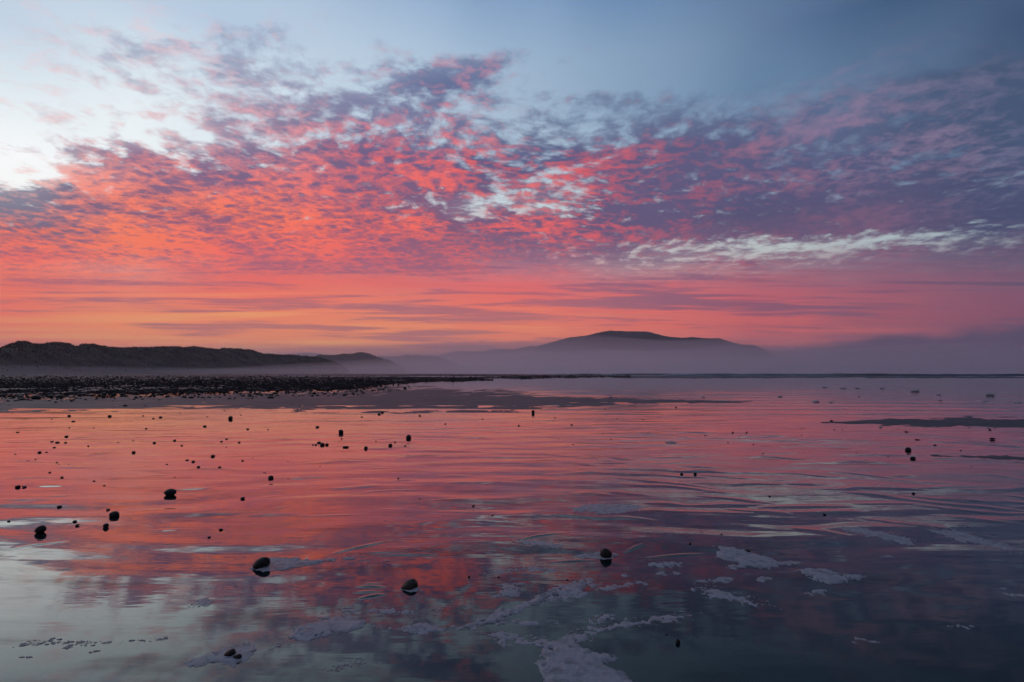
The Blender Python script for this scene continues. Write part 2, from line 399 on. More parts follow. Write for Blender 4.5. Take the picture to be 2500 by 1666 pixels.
# ------------------------------------------------------------------ materials
class Mat:
    def __init__(s, name):
        s.m = bpy.data.materials.new(name); s.m.use_nodes = True
        s.nt = s.m.node_tree; s.nt.nodes.clear()
        s.out = s.N('ShaderNodeOutputMaterial')
    def N(s, t): return s.nt.nodes.new(t)
    def L(s, a, b): s.nt.links.new(a, b)
    def bsdf(s, **kw):
        b = s.N('ShaderNodeBsdfPrincipled')
        for k, v in kw.items():
            s.put(b.inputs[k.replace('_', ' ')], v)
        s.L(b.outputs[0], s.out.inputs['Surface']); return b
    def put(s, sock, v):
        if hasattr(v, 'is_output'): s.L(v, sock)
        else: sock.default_value = v
    def pos(s, scale=(1, 1, 1), rot=0.0):
        g = s.N('ShaderNodeNewGeometry'); m = s.N('ShaderNodeMapping')
        s.L(g.outputs['Position'], m.inputs[0])
        m.inputs['Scale'].default_value = scale; m.inputs['Rotation'].default_value = (0, 0, rot)
        return m.outputs[0]
    def noise(s, vec, scale, detail=4, rough=.55, dist=0.0):
        n = s.N('ShaderNodeTexNoise'); s.L(vec, n.inputs['Vector'])
        n.inputs['Scale'].default_value = scale; n.inputs['Detail'].default_value = detail
        n.inputs['Roughness'].default_value = rough; n.inputs['Distortion'].default_value = dist
        return n.outputs['Fac']
    def ramp(s, f, a, b, c=0.0, d=1.0):
        n = s.N('ShaderNodeMapRange'); n.interpolation_type = 'SMOOTHSTEP'
        s.L(f, n.inputs[0])
        for i, v in enumerate((a, b, c, d)): s.put(n.inputs[i + 1], v)
        return n.outputs[0]
    def mix(s, f, a, b):
        n = s.N('ShaderNodeMix'); n.data_type = 'RGBA'
        s.put(n.inputs[0], f); s.put(n.inputs[6], a); s.put(n.inputs[7], b); return n.outputs[2]
    def math(s, op, a, b=0.0):
        n = s.N('ShaderNodeMath'); n.operation = op; s.put(n.inputs[0], a); s.put(n.inputs[1], b); return n.outputs[0]
    def bump(s, h, strength, dist, normal=None):
        n = s.N('ShaderNodeBump'); s.L(h, n.inputs['Height'])
        s.put(n.inputs['Strength'], strength); n.inputs['Distance'].default_value = dist
        if normal: s.L(normal, n.inputs['Normal'])
        return n.outputs[0]

def water_material():
    """thin sea water over sand: mirror-like at a grazing look, dark sand from above"""
    m = Mat('wet_film')
    a = m.noise(m.pos((0.5, 3.0, 1), R(5)), 2.6, 2.8, .5, .3)
    b = m.noise(m.pos((1.8, 10.0, 1), R(-4)), 2.4, 2, .5)
    calm = m.ramp(m.noise(m.pos((.35, .9, 1)), 1.0, 3), .42, .58, .34, 1.0)
    h = m.math('ADD', a, m.math('MULTIPLY', b, .3))
    gy = m.N('ShaderNodeNewGeometry'); sy = m.N('ShaderNodeSeparateXYZ'); m.L(gy.outputs['Position'], sy.inputs[0])
    still = m.ramp(sy.outputs[1], 2.6, 5.5, .22, 1.0)      # the nearest pool lies still
    nrm = m.bump(h, m.math('MULTIPLY', calm, still), .0035)
    film = m.noise(m.pos((.5, 2.2, 1), R(3)), 1.6, 5, .62, .4)
    col = m.mix(m.ramp(film, .45, .7), (.005, .012, .014, 1), (.014, .024, .026, 1))
    rough = m.ramp(film, .56, .8, .0, .05)
    d = m.N('ShaderNodeBsdfDiffuse'); m.L(col, d.inputs['Color']); m.L(nrm, d.inputs['Normal'])
    g = m.N('ShaderNodeBsdfGlossy'); m.L(rough, g.inputs['Roughness']); m.L(nrm, g.inputs['Normal'])
    g.inputs['Color'].default_value = (.95, .97, .96, 1)
    lw = m.N('ShaderNodeLayerWeight'); lw.inputs['Blend'].default_value = .5; m.L(nrm, lw.inputs['Normal'])
    c = m.math('SUBTRACT', 1.0, lw.outputs['Facing'])
    # reflectivity raised on the left, standing in for the brighter sky reflected there
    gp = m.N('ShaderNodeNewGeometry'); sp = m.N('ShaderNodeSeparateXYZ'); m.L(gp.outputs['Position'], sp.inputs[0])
    wet = m.math('ADD', sp.outputs[0], m.math('MULTIPLY', m.math('SUBTRACT', m.noise(m.pos((.6, 1.2, 1)), 1.0, 4), .5), 2.0))  # wet holds sideways position plus noise, steering the added mirror strength
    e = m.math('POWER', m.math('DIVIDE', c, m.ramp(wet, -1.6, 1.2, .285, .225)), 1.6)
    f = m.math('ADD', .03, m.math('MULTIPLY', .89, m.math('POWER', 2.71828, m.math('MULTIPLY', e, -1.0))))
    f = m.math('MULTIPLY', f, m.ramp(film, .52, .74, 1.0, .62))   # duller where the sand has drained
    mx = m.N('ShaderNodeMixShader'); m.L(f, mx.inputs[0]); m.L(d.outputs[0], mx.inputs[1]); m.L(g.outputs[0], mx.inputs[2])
    m.L(mx.outputs[0], m.out.inputs['Surface'])
    return m.m

def sand_material():
    m = Mat('damp_sand')
    n = m.noise(m.pos((.4, 2.0, 1)), 1.2, 6, .6)
    col = m.mix(m.ramp(n, .35, .7), (.06, .057, .062, 1), (.10, .094, .098, 1))
    g = m.noise(m.pos(), 60.0, 4, .6)
    r = m.noise(m.pos((1, 5, 1), R(4)), 4.0, 3, .5)
    nrm = m.bump(m.math('ADD', r, m.math('MULTIPLY', g, .1)), .5, .01)
    m.bsdf(Base_Color=col, Roughness=m.ramp(n, .4, .7, .5, .75), IOR=1.33, Specular_IOR_Level=.3, Normal=nrm)
    return m.m

def stone_material(name, c1, c2, rough=.42):
    m = Mat(name)
    tc = m.N('ShaderNodeTexCoord')
    n = m.noise(tc.outputs['Object'], 9.0, 6, .65)
    f = m.noise(tc.outputs['Object'], 60.0, 4, .6)
    oi = m.N('ShaderNodeObjectInfo')
    c = m.mix(m.ramp(n, .38, .66), c1, c2)
    c = m.mix(m.math('MULTIPLY', oi.outputs['Random'], .5), c, (.02, .017, .016, 1))
    nrm = m.bump(m.math('ADD', n, m.math('MULTIPLY', f, .25)), .5, .012)
    m.bsdf(Base_Color=c, Roughness=m.ramp(f, .3, .7, rough - .12, rough + .14), IOR=1.5, Specular_IOR_Level=.2, Normal=nrm)
    return m.m

def foam_material():
    m = Mat('sea_foam')
    p = m.pos()
    v = m.N('ShaderNodeTexVoronoi'); v.feature = 'F1'; m.L(p, v.inputs['Vector']); v.inputs['Scale'].default_value = 130.0
    v2 = m.N('ShaderNodeTexVoronoi'); v2.feature = 'F1'; m.L(p, v2.inputs['Vector']); v2.inputs['Scale'].default_value = 48.0
    n = m.noise(p, 14.0, 5, .6)
    h = m.math('ADD', m.math('MULTIPLY', v.outputs['Distance'], .5), m.math('ADD', m.math('MULTIPLY', v2.outputs['Distance'], .4), m.math('MULTIPLY', n, 1.6)))
    nrm = m.bump(h, .45, .006)
    c = m.mix(m.ramp(n, .35, .65), (.30, .31, .33, 1), (.52, .53, .55, 1))
    al = m.ramp(n, .38, .66, .92, .38)
    m.bsdf(Base_Color=c, Roughness=.5, Normal=nrm, Alpha=al)
    return m.m

def ground_material(name, c1, c2, sc, c3=None):
    m = Mat(name)
    n = m.noise(m.pos(), sc, 6, .62)
    c = m.mix(m.ramp(n, .35, .65), c1, c2)
    if c3:
        g = m.N('ShaderNodeNewGeometry'); sp = m.N('ShaderNodeSeparateXYZ'); m.L(g.outputs['Position'], sp.inputs[0])
        zz = m.math('ADD', sp.outputs[2], m.math('MULTIPLY', n, 5.0))
        c = m.mix(m.ramp(zz, 7.5, 10.5), c3, c)
    m.bsdf(Base_Color=c, Roughness=.9, Specular_IOR_Level=.15, Normal=m.bump(n, .6, 1.0 / sc))
    return m.m

def volume_material(name, density, color, g=0.3):
    m = Mat(name)
    v = m.N('ShaderNodeVolumePrincipled')
    v.inputs['Density'].default_value = density
    v.inputs['Color'].default_value = color
    v.inputs['Anisotropy'].default_value = g
    m.L(v.outputs[0], m.out.inputs['Volume'])
    return m.m

M_WATER = water_material()
M_SAND = sand_material()
M_STONE = stone_material('dark_wet_stone', (.006, .006, .0065, 1), (.016, .0145, .0145, 1))
M_STONE2 = stone_material('brown_wet_stone', (.011, .009, .008, 1), (.03, .024, .021, 1))
M_FOAM = foam_material()
M_DUNE = ground_material('marram_and_sand', (.065, .048, .042, 1), (.125, .098, .075, 1), .05, (.24, .19, .17, 1))
M_HILL = ground_material('heath_hill', (.045, .036, .036, 1), (.075, .06, .055, 1), .006)
M_GRASS = ground_material('marram_grass', (.04, .032, .026, 1), (.085, .07, .05, 1), .4)
M_SHINGLE = ground_material('shingle', (.012, .0115, .012, 1), (.035, .032, .032, 1), 3.0)

# ------------------------------------------------------------------ shore height field
BED_TOP = [(-400, 913.5), (0, 913), (300, 912.6), (650, 911.9), (900, 912.1), (1150, 913.2), (1400, 915), (1560, 917)]
BED_BOT = [(-400, 972), (0, 966), (250, 962), (420, 958), (600, 956), (760, 952), (880, 948), (900, 941), (960, 936), (1060, 931), (1200, 927), (1400, 924), (1560, 920)]
def poly1(T, x):
    return np.interp(x, [a for a, b in T], [b for a, b in T])

BARS = [  # (columns, centre rows, half heights) of sand standing clear of the film
 ([-500, 0, 250, 420, 600, 850, 1050, 1250, 1400, 1560, 1700, 1840], [985, 988, 985, 980, 978, 976, 977, 981, 981, 980, 981, 981], [14, 16, 16, 15, 18, 26, 29, 22, 11, 6, 4.5, .5]),
 ([2000, 2080, 2150, 2260, 2360, 2500, 2800], [1032, 1032, 1031, 1033, 1033, 1034, 1036], [.5, 3, 6, 10, 12, 11, 9]),
 ([1330, 1450, 1700, 2000, 2300, 2500, 2800], [918.5, 920, 921, 920.5, 921, 922, 922], [.4, 2.2, 3.2, 2.4, 2.0, 1.6, 1.6]),
 ([2240, 2350, 2500, 2800], [1112, 1114, 1120, 1126], [.5, 3, 6, 8]),
]
def photo_of(X, Y):
    Yc = np.maximum(Y, 1.0)
    return 1250 + FPX * X / Yc, HOR + CAM_H * FPX / Yc

def bars(X, Y):
    px, py = photo_of(X, Y)
    w = (fbm(X * .5, Y * .5, 3, 4) - .5)
    out = np.full(X.shape, -1.0)
    for xs, cy, hh in BARS:
        c = np.interp(px, xs, cy); h = np.interp(px, xs, hh, left=.01, right=.01)
        wob = (fbm(px * .02 + py * .1, py * .21 - px * .004, 5, 6, .6) - .5) * 26 * np.clip(h / 14, .2, 1.4)
        ok = (px > xs[0]) & (px < xs[-1]) & (h > .35)
        out = np.maximum(out, np.where(ok, 1 - np.abs(py - c + wob) / np.maximum(h, .3), -1))
    out = np.where(Y < 5, -1, np.clip(out, -1, 1))
    return out

def bed(X, Y):
    px, py = photo_of(X, Y)
    wob = (fbm(px * .015, py * .2, 11, 4) - .5)
    t = poly1(BED_TOP, px); b = poly1(BED_BOT, px) + wob * 9
    inside = np.minimum((py - t) / np.maximum(.12 * (b - t), .4), (b - py) / np.maximum(.25 * (b - t), .6))
    inside = np.where((px > 1540) | (Y < 5), -1, inside)
    # pools left between the stones
    pool = np.maximum(sstep(2.0, .6, np.abs(py - (919.2 + (px - 760) * .003 + wob * 2))) * sstep(600, 700, px) * sstep(1330, 1150, px),
                      sstep(1.6, .5, np.abs(py - (954.5 - px * .026 + wob * 3))) * sstep(400, 250, px))
    pool = np.maximum(pool, sstep(2.2, .6, np.abs(py - (945 + (px - 500) * -.02 + wob * 5))) * sstep(380, 480, px) * sstep(700, 560, px))
    return np.clip(inside, -1, 1) * (1 - pool) - pool * .6

RIPPLES = [  # standing wavelets in the film: photo start, end, height (m), width (m)
 (797, 1354, 945, 1318, .011, .035), (1250, 1318, 1392, 1300, .009, .03), (865, 1431, 948, 1433, .008, .022), (862, 1446, 935, 1444, .006, .02), (868, 1463, 945, 1450, .009, .022), (880, 1425, 940, 1424, .005, .018),
 (1520, 1350, 1575, 1325, .008, .025), (1330, 1372, 1465, 1366, .008, .03), (1560, 1362, 1740, 1347, .007, .03),
 (222, 1106, 312, 1103, .016, .09), (240, 1098, 300, 1097, .012, .08), (298, 1142, 385, 1137, .015, .07), (330, 1165, 420, 1159, .014, .06), (350, 1171, 440, 1167, .009, .06), 
 (650, 1246, 720, 1236, .012, .045), (630, 1215, 700, 1210, .01, .05), (640, 1205, 700, 1199, .008, .05), (590, 1184, 665, 1180, .01, .05),
 (360, 1300, 460, 1290, .010, .035), (355, 1296, 430, 1292, .008, .03), (300, 1250, 480, 1240, .009, .045), (170, 1300, 235, 1282, .009, .03), (20, 1340, 180, 1320, .009, .03), (0, 1232, 140, 1218, .008, .04),
 (1080, 1180, 1230, 1175, .008, .06), (1320, 1160, 1500, 1150, .008, .06), (1560, 1120, 1800, 1110, .01, .08), (1700, 1210, 1900, 1230, .008, .06), (1930, 1290, 2080, 1310, .008, .05), (2100, 1260, 2350, 1300, .008, .06), (1750, 1150, 2100, 1165, .010, .08), (2050, 1200, 2400, 1240, .010, .08), (1500, 1255, 1640, 1245, .007, .05),
 (880, 1350, 1010, 1350, .005, .03), (900, 1358, 1080, 1354, .005, .03),
]
RIPPLES = [(a, b, c, d, h * (1.35 if b > 1300 else .4), w * .55) if i < 24 else (a, b, c, d, h, w) for i, (a, b, c, d, h, w) in enumerate(RIPPLES)]
rng = np.random.RandomState(4)
for k in range(170):   # more of the same, mid distance
    py0 = rng.uniform(1045, 1260); px0 = rng.uniform(-60, 2500); ln = rng.uniform(60, 200) * (1.0 if px0 < 1300 else 1.5)
    sl = rng.uniform(-.08, .02) if px0 < 1300 else rng.uniform(-.04, .12)
    d = CAM_H * FPX / (py0 - HOR)
    if px0 < 1300 and k % 5 < 3: continue
    RIPPLES.append((px0, py0, px0 + ln, py0 + sl * ln, .0016 * d * rng.uniform(.5, 1.2), .012 * d * (.5 if px0 < 1300 and k % 2 else 1.0)))

def film(X, Y):
    """height of the water film over the flat"""
    r = np.hypot(X, Y)
    z = np.zeros_like(X)
    wx = X + 1.2 * (fbm(X * .35, Y * .35, 21, 3) - .5)
    wy = Y + .9 * (fbm(X * .5 + 9, Y * .5, 22, 3) - .5)
    calm = sstep(.38, .62, fbm(X * .22, Y * .5, 31, 3))
    left_calm = 1 - .85 * sstep(-.2, -1.2, X) * sstep(4.2, 2.8, Y)
    near = sstep(2.0, 4.5, Y)
    amp = (.25 + .75 * calm) * left_calm
    # trains of small ripples, crests mostly across the view
    t1 = wy + .10 * wx
    t2 = wy - .16 * wx
    z += .0014 * amp * np.sin(t1 * 2 * math.pi / .34 + 3 * fbm(X * .8, Y * .8, 41, 2)) * near * np.exp(-r / 16)
    z += .0044 * amp * np.sin(t2 * 2 * math.pi / .78 + 4 * fbm(X * .5, Y * .5, 42, 2)) * near * np.exp(-r / 34)
    z += .010 * amp * np.sin((wy + .05 * wx) * 2 * math.pi / 2.3 + 4 * fbm(X * .2, Y * .2, 43, 2)) * sstep(8, 20, Y) * np.exp(-r / 120)
    z += .006 * (fbm(X * .9, Y * 2.2, 44, 3) - .5) * sstep(2.0, 4.5, r) * np.exp(-r / 30) * left_calm
    z += .0022 * (fbm(X * 3.0, Y * 7.0, 45, 3) - .5) * np.exp(-r / 10) * sstep(2.4, 4.5, Y) * (.3 + .7 * calm) * left_calm
    # single wavelets
    for ax, ay, bx, by, h, w in RIPPLES:
        A = ground(ax, ay)[:2]; B = ground(bx, by)[:2]
        lo = np.minimum(A, B) - 4 * w; hi = np.maximum(A, B) + 4 * w
        msk = (X > lo[0]) & (X < hi[0]) & (Y > lo[1]) & (Y < hi[1])
        if not msk.any(): continue
        x = X[msk]; y = Y[msk]; D = B - A; LL = np.hypot(*D)
        t = ((x - A[0]) * D[0] + (y - A[1]) * D[1]) / LL / LL
        n = (-(x - A[0]) * D[1] + (y - A[1]) * D[0]) / LL + .12 * LL * (t - .5) ** 2 + (vnoise(x * 3, y * 3, 77) - .5) * w * 1.6
        env = np.clip(1 - (2 * t - 1) ** 2, 0, 1)
        z[msk] += h * .55 * env * np.exp(-(n / (w * (.35 + .5 * env))) ** 2)
    return z

def polar(radii, az):
    rr, aa = np.meshgrid(radii, az, indexing='ij')
    return rr * np.sin(aa), rr * np.cos(aa)

def build_shore():
    fa = np.linspace(-R(52), R(52), 620)
    ra = np.linspace(R(52), 2 * math.pi - R(52), 60)[1:-1]
    az = np.concatenate([fa, ra])
    rad = np.concatenate([np.geomspace(.4, 1.4, 10, False), np.geomspace(1.4, 13, 640, False), np.geomspace(13, 45, 170, False), np.geomspace(45, 130, 60, False),
                          np.geomspace(130, 520, 40, False), np.geomspace(520, 30000, 40)])
    X, Y = polar(rad, az)
    Z = np.where(np.abs(np.arctan2(X, Y)) < R(53), film(X, Y), 0)
    V = np.stack([X, Y, Z], -1).reshape(-1, 3)
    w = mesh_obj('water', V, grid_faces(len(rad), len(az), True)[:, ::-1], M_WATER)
    tag(w, kind='structure')
    # the sand under it, with bars and the shingle spit rising out
    fa = np.linspace(-R(52), R(52), 520); az = np.concatenate([fa, ra])
    rad = np.concatenate([np.geomspace(.4, 5, 30, False), np.geomspace(5, 12, 40, False), np.geomspace(12, 60, 330, False), np.geomspace(60, 900, 160, False), np.geomspace(900, 30000, 20)])
    X, Y = polar(rad, az)
    b = bars(X, Y); e = bed(X, Y)
    Z = -.03 - .0004 * np.hypot(X, Y)
    Z = np.where(b > 0, np.maximum(Z, .001 + .016 * b + .009 * (fbm(X * 1.6, Y * 2.2, 51, 5, .6) - .5)), Z)
    Z = np.maximum(Z, np.where((b > -1) & (b <= 0), -.03 + .03 * (1 + b), Z))
    dist = np.hypot(X, Y)
    rise = np.where(e > -.2, -.012 + (.035 + .0003 * dist) * np.clip(e + .1, 0, 1), -9)
    Z = np.maximum(Z, rise)
    V = np.stack([X, Y, Z], -1).reshape(-1, 3)
    s = mesh_obj('sand', V, grid_faces(len(rad), len(az), True)[:, ::-1], M_SAND)
    tag(s, kind='structure')

build_shore()

# ------------------------------------------------------------------ dunes and hills
def ridge(name, prof, depth, front, back, mat, nx, seed, rough, foot=0.0, kind='structure', hum=1.0):
    """a ridge whose crest runs through the profile prof [(column, row)] at depth(column)"""
    xs = np.array([p[0] for p in prof], float); ys = np.array([p[1] for p in prof], float)
    px = np.linspace(xs[0], xs[-1], nx)
    py = np.interp(px, xs, ys)
    D = depth(px)
    H = CAM_H + (HOR - py) / FPX * D
    cx = (px - 1250) / FPX
    tt = np.concatenate([np.linspace(-1, 0, 46), np.linspace(0, 1, 16)[1:]])
    V = []
    for t in tt:
        d = D + t * (front(px) if t < 0 else back)
        X = cx * d
        if t <= 0:
            u = 1 + t
            s_ = np.where(u < .38, .10 * (u / .38) ** 1.2, .10 + .90 * sstep(.38, 1.0, u) ** .9)
        else:
            s_ = 1 - sstep(0, 1, t)
        n = fbm(X / rough, d / rough, seed, 5, .55) - .5
        n2 = fbm(X / rough * 4, d / rough * 4, seed + 9, 4, .6) - .5
        z = H * s_ + (n * .50 * H * (1 - abs(1 - 2 * u) * .4 if t <= 0 else 1) + n2 * .12 * H) * s_ * (.55 + .45 * abs(t)) * hum * (1 if abs(t) > .02 else .0) + n2 * .07 * H * hum * (s_ > .5)
        z = z + foot - (.6 if t in (-1.0, 1.0) else 0)
        if t > 0:
            z = np.minimum(z, H * (1 - .15 * t))
        V.append(np.stack([X, d, z], -1))
    V = np.array(V).reshape(-1, 3)
    o = mesh_obj(name, V, grid_faces(len(tt), nx), mat)
    tag(o, kind=kind)
    return o, V.reshape(len(tt), nx, 3)

DUNE_PROF = [(-900, 850), (-500, 846), (-200, 848), (-60, 856), (0, 852), (29, 841), (57, 838), (92, 842), (126, 838), (149, 838), (168, 841), (186, 848), (207, 841), (230, 842), (268, 851), (298, 852), (329, 848), (360, 850), (392, 848), (425, 845), (451, 848), (471, 846), (497, 850), (516, 851), (532, 854), (566, 852), (597, 855), (608, 853), (627, 860), (647, 865), (685, 866), (708, 869), (761, 872), (780, 874), (830, 890), (850, 905)]
DUNE2_PROF = [(690, 906), (720, 885), (745, 876), (765, 872), (780, 866), (803, 868), (834, 866), (853, 865), (880, 860), (900, 863), (917, 871), (930, 875), (960, 884), (990, 905)]
FAR_PROF = [(860, 906), (900, 880), (920, 871), (930, 870), (950, 872), (975, 871), (985, 868), (994, 865), (1005, 868), (1013, 867), (1020, 866), (1030, 869), (1045, 869), (1060, 871), (1080, 875), (1120, 890), (1160, 906)]
FAR_HILL = [(560, 906), (620, 880), (660, 868), (690, 865), (720, 863), (745, 860.5), (770, 862), (790, 866), (830, 872), (880, 870), (930, 869), (980, 873), (1060, 872), (1150, 880), (1260, 906)]
MOUNT = [(880, 905), (960, 886), (1010, 876), (1064, 870), (1090, 863), (1114, 856.5), (1144, 857.6), (1175, 858), (1206, 853), (1230, 854), (1252, 854.6), (1286, 847), (1309, 846), (1347, 835), (1393, 824), (1424, 822), (1458, 812.5), (1493, 809), (1538, 810.6), (1581, 811), (1604, 816), (1634, 823), (1665, 826), (1688, 823), (1720, 826), (1757, 827), (1784, 835.5), (1814, 842), (1841, 842), (1868, 854.6), (1898, 868), (1950, 890), (2010, 906)]

_, DV = ridge('dune_ridge', DUNE_PROF, lambda p: 450 + np.clip(p, -300, 900) / 900 * 520, lambda p: 150 + .08 * np.clip(p, 0, 900), 180, M_DUNE, 900, 101, 46, hum=1.0)
_, DV2 = ridge('dune_ridge', DUNE2_PROF, lambda p: 1050 + (p - 700) * .5, lambda p: 160 + 0 * p, 200, M_DUNE, 300, 131, 60, hum=.8)
ridge('dune_ridge', FAR_PROF, lambda p: 1900 + 0 * p, lambda p: 250 + 0 * p, 300, M_DUNE, 260, 141, 90, hum=.5)
ridge('far_hill', FAR_HILL, lambda p: 6500 + 0 * p, lambda p: 900 + 0 * p, 900, M_HILL, 200, 151, 700, hum=.25)
ridge('mountain', MOUNT, lambda p: 3700 + 0 * p, lambda p: 800 + 0 * p, 900, M_HILL, 520, 161, 420, hum=.35)

def dune_grass():
    """marram tufts along the dune tops: many thin blades in one mesh"""
    r = np.random.RandomState(12)
    V = []; F = []
    for G, n in ((DV, 9000), (DV2, 1800)):
        nt_, nx = G.shape[:2]
        ii = 45 - (np.abs(r.randn(n)) * 9).astype(int); ii = np.clip(ii, 18, 45)
        jj = r.randint(0, nx, n)
        base = G[ii, jj] + np.stack([r.uniform(-1, 1, n), r.uniform(-1, 1, n), np.full(n, -.25)], -1)
        hgt = r.uniform(.8, 2.0, n); wd = r.uniform(.5, 1.5, n); lean = r.uniform(-.4, .4, n); a = r.uniform(-.6, .6, n)
        dx, dy = np.cos(a) * wd / 2, np.sin(a) * wd / 2
        x, y, z = base.T
        i0 = sum(len(q) for q in V) + np.arange(n) * 4
        V.append(np.stack([np.stack([x - dx, y - dy, z], -1), np.stack([x + dx, y + dy, z], -1), np.stack([x + lean, y + .1, z + hgt], -1), np.stack([x - dx + lean, y + .5, z + hgt * .7], -1)], 1).reshape(-1, 3))
        F.append(np.stack([np.stack([i0, i0 + 1, i0 + 2], -1), np.stack([i0, i0 + 2, i0 + 3], -1)], 1).reshape(-1, 3))
    V = np.concatenate(V); F = np.concatenate(F)
    o = mesh_obj('dune_grass', V, F, M_GRASS, smooth=False)
    tag(o, 'dark marram grass growing along the tops of the dunes', 'grass', kind='stuff')
dune_grass()

# ------------------------------------------------------------------ air: thin haze everywhere, mist lying on the far flats and the sea
def closed_dome(name, x0, x1, y0, y1, h, z0, mat, seed, rough, nx=60, ny=40, ragged=.5):
    xs = np.linspace(x0, x1, nx); ys = np.linspace(y0, y1, ny)
    Y, X = np.meshgrid(ys, xs, indexing='ij')
    u = np.minimum(sstep(0, .12, (X - x0) / (x1 - x0)) * sstep(0, .10, (x1 - X) / (x1 - x0)), sstep(0, .25, (Y - y0) / (y1 - y0)) * sstep(0, .1, (y1 - Y) / (y1 - y0)))
    Zt = z0 + .5 + h * u * (1 - ragged + 2 * ragged * fbm(X / rough, Y / rough, seed, 4))
    top = np.stack([X, Y, Zt], -1).reshape(-1, 3)
    bot = np.stack([X, Y, np.full_like(X, z0)], -1).reshape(-1, 3)
    n = nx * ny
    ft = grid_faces(ny, nx); fb = ft[:, ::-1] + n
    ring = list(range(nx)) + [i * nx + nx - 1 for i in range(1, ny)] + [(ny - 1) * nx + i for i in range(nx - 2, -1, -1)] + [i * nx for i in range(ny - 2, 0, -1)]
    side = [(a, a + n, b + n, b) for a, b in zip(ring, ring[1:] + ring[:1])]
    o = mesh_obj(name, np.concatenate([top, bot]), np.concatenate([ft, fb, np.array(side)]), mat, smooth=False)
    tag(o, kind='stuff')
    return o

def box(name, lo, hi, mat):
    x0, y0, z0 = lo; x1, y1, z1 = hi
    V = [(x0, y0, z0), (x1, y0, z0), (x1, y1, z0), (x0, y1, z0), (x0, y0, z1), (x1, y0, z1), (x1, y1, z1), (x0, y1, z1)]
    F = [(3, 2, 1, 0), (4, 5, 6, 7), (0, 1, 5, 4), (1, 2, 6, 5), (2, 3, 7, 6), (3, 0, 4, 7)]
    return mesh_obj(name, V, F, mat, smooth=False)

hz = box('haze', (-9000, -3000, -16), (9000, 8200, 340), volume_material('haze_air', .00009, (.92, .86, .92, 1), .35))
tag(hz, kind='stuff')
M_MIST = volume_material('mist_air', .0014, (.98, .88, .91, 1), .6)
closed_dome('mist', -1300, 7500, 700, 3300, 84, -3, M_MIST, 201, 420)
M_MIST2 = volume_material('low_mist_air', .0022, (.98, .88, .91, 1), .6)
closed_dome('mist', -620, 5000, 420, 1700, 24, -3, M_MIST2, 202, 160)

# ------------------------------------------------------------------ low waves rolling in offshore
def wave(x0, x1, y0, h, w, sl, seed):
    n = 160
    x = np.linspace(x0, x1, n)
    yc = y0 + sl * (x - x0) + w * 14 * (fbm(x * .014, x * 0 + y0, seed, 4) - .5)
    env = np.sqrt(np.clip(1 - (2 * (x - x0) / (x1 - x0) - 1) ** 4, 0, 1)) * (.35 + 1.1 * fbm(x * .05, x * 0 + 3, seed + 5, 4))
    prof = [(-1.1, -.08), (-.7, .12), (-.42, .5), (-.2, .88), (0, 1.0), (.5, .85), (1.2, .5), (2.2, .15), (3.2, -.08)]
    V = [np.stack([x, yc + a * w, b * h * env - .004], -1) for a, b in prof]
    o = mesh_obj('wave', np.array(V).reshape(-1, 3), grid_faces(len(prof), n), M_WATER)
    return o
WAVES = [(20, 190, 205, .30, .75, .02, 1), (60, 330, 265, .42, 1.0, -.01, 2), (90, 480, 345, .55, 1.3, .015, 3), (240, 640, 420, .6, 1.5, -.01, 4), (20, 250, 470, .6, 1.6, .02, 5), (150, 420, 560, .7, 1.8, 0, 6)]
WL = ['low dark wave nearest the shore, right of the mountain', 'long dark wave line, second from the shore on the right', 'long low wave in the middle of the offshore set', 'far low wave reaching the right edge of the picture', 'far wave under the foot of the mountain', 'farthest wave, just under the misty horizon']
for a, l in zip(WAVES, WL):
    tag(wave(*a), l, 'wave', 'low waves rolling in offshore')

# ------------------------------------------------------------------ stones
def ico(sub):
    bm = bmesh.new(); bmesh.ops.create_icosphere(bm, subdivisions=sub, radius=1.0)
    bm.verts.ensure_lookup_table()
    v = np.array([x.co[:] for x in bm.verts]); f = np.array([[w.index for w in x.verts] for x in bm.faces])
    bm.free(); return v, f
ICO = {k: ico(k) for k in (1, 2, 3, 4)}

def stone_shape(seed, sub, lump=.22):
    v, f = ICO[sub]
    r = np.random.RandomState(seed)
    v = v.copy()
    q = np.ones(len(v))
    for k in range(7):
        d = r.randn(3); d /= np.linalg.norm(d)
        q += lump * r.uniform(-.5, .5) * np.tanh(1.6 * (v @ d))
    n = fbm(v[:, 0] * 2.2 + seed, v[:, 1] * 2.2 + v[:, 2] * 1.7, seed, 3) - .5
    q += n * lump * .7
    return v * q[:, None], f

def stone(px, base, w, h, seed, sub=3, tilt=0.0, mat=None, lump=.2, name='stone', sink=.22, depth=1.0, skew=0.0, wedge=0.0):
    """a sea-worn stone: base row, width and visible height in photo pixels"""
    g = ground(px, base)
    s = g[1] / FPX
    W = w * s / 2; Hh = h * s / (2 - 2 * sink) * 1.0
    v, f = stone_shape(seed, sub, lump)
    v = v / np.abs(v).max(0)
    v = v * [W, W * depth, Hh]
    v[:, 2] *= 1 + wedge * v[:, 0] / W
    v[:, 0] += skew * v[:, 2]
    c, t = math.cos(tilt), math.sin(tilt)
    x = v[:, 0] * c - v[:, 2] * t; z = v[:, 0] * t + v[:, 2] * c
    v = np.stack([x, v[:, 1], z], -1)
    zz = Hh * (1 - 2 * sink)
    o = mesh_obj(name, v, f, mat or M_STONE)
    o.location = (g[0], g[1] + W * depth * .6, zz * .85)
    return o

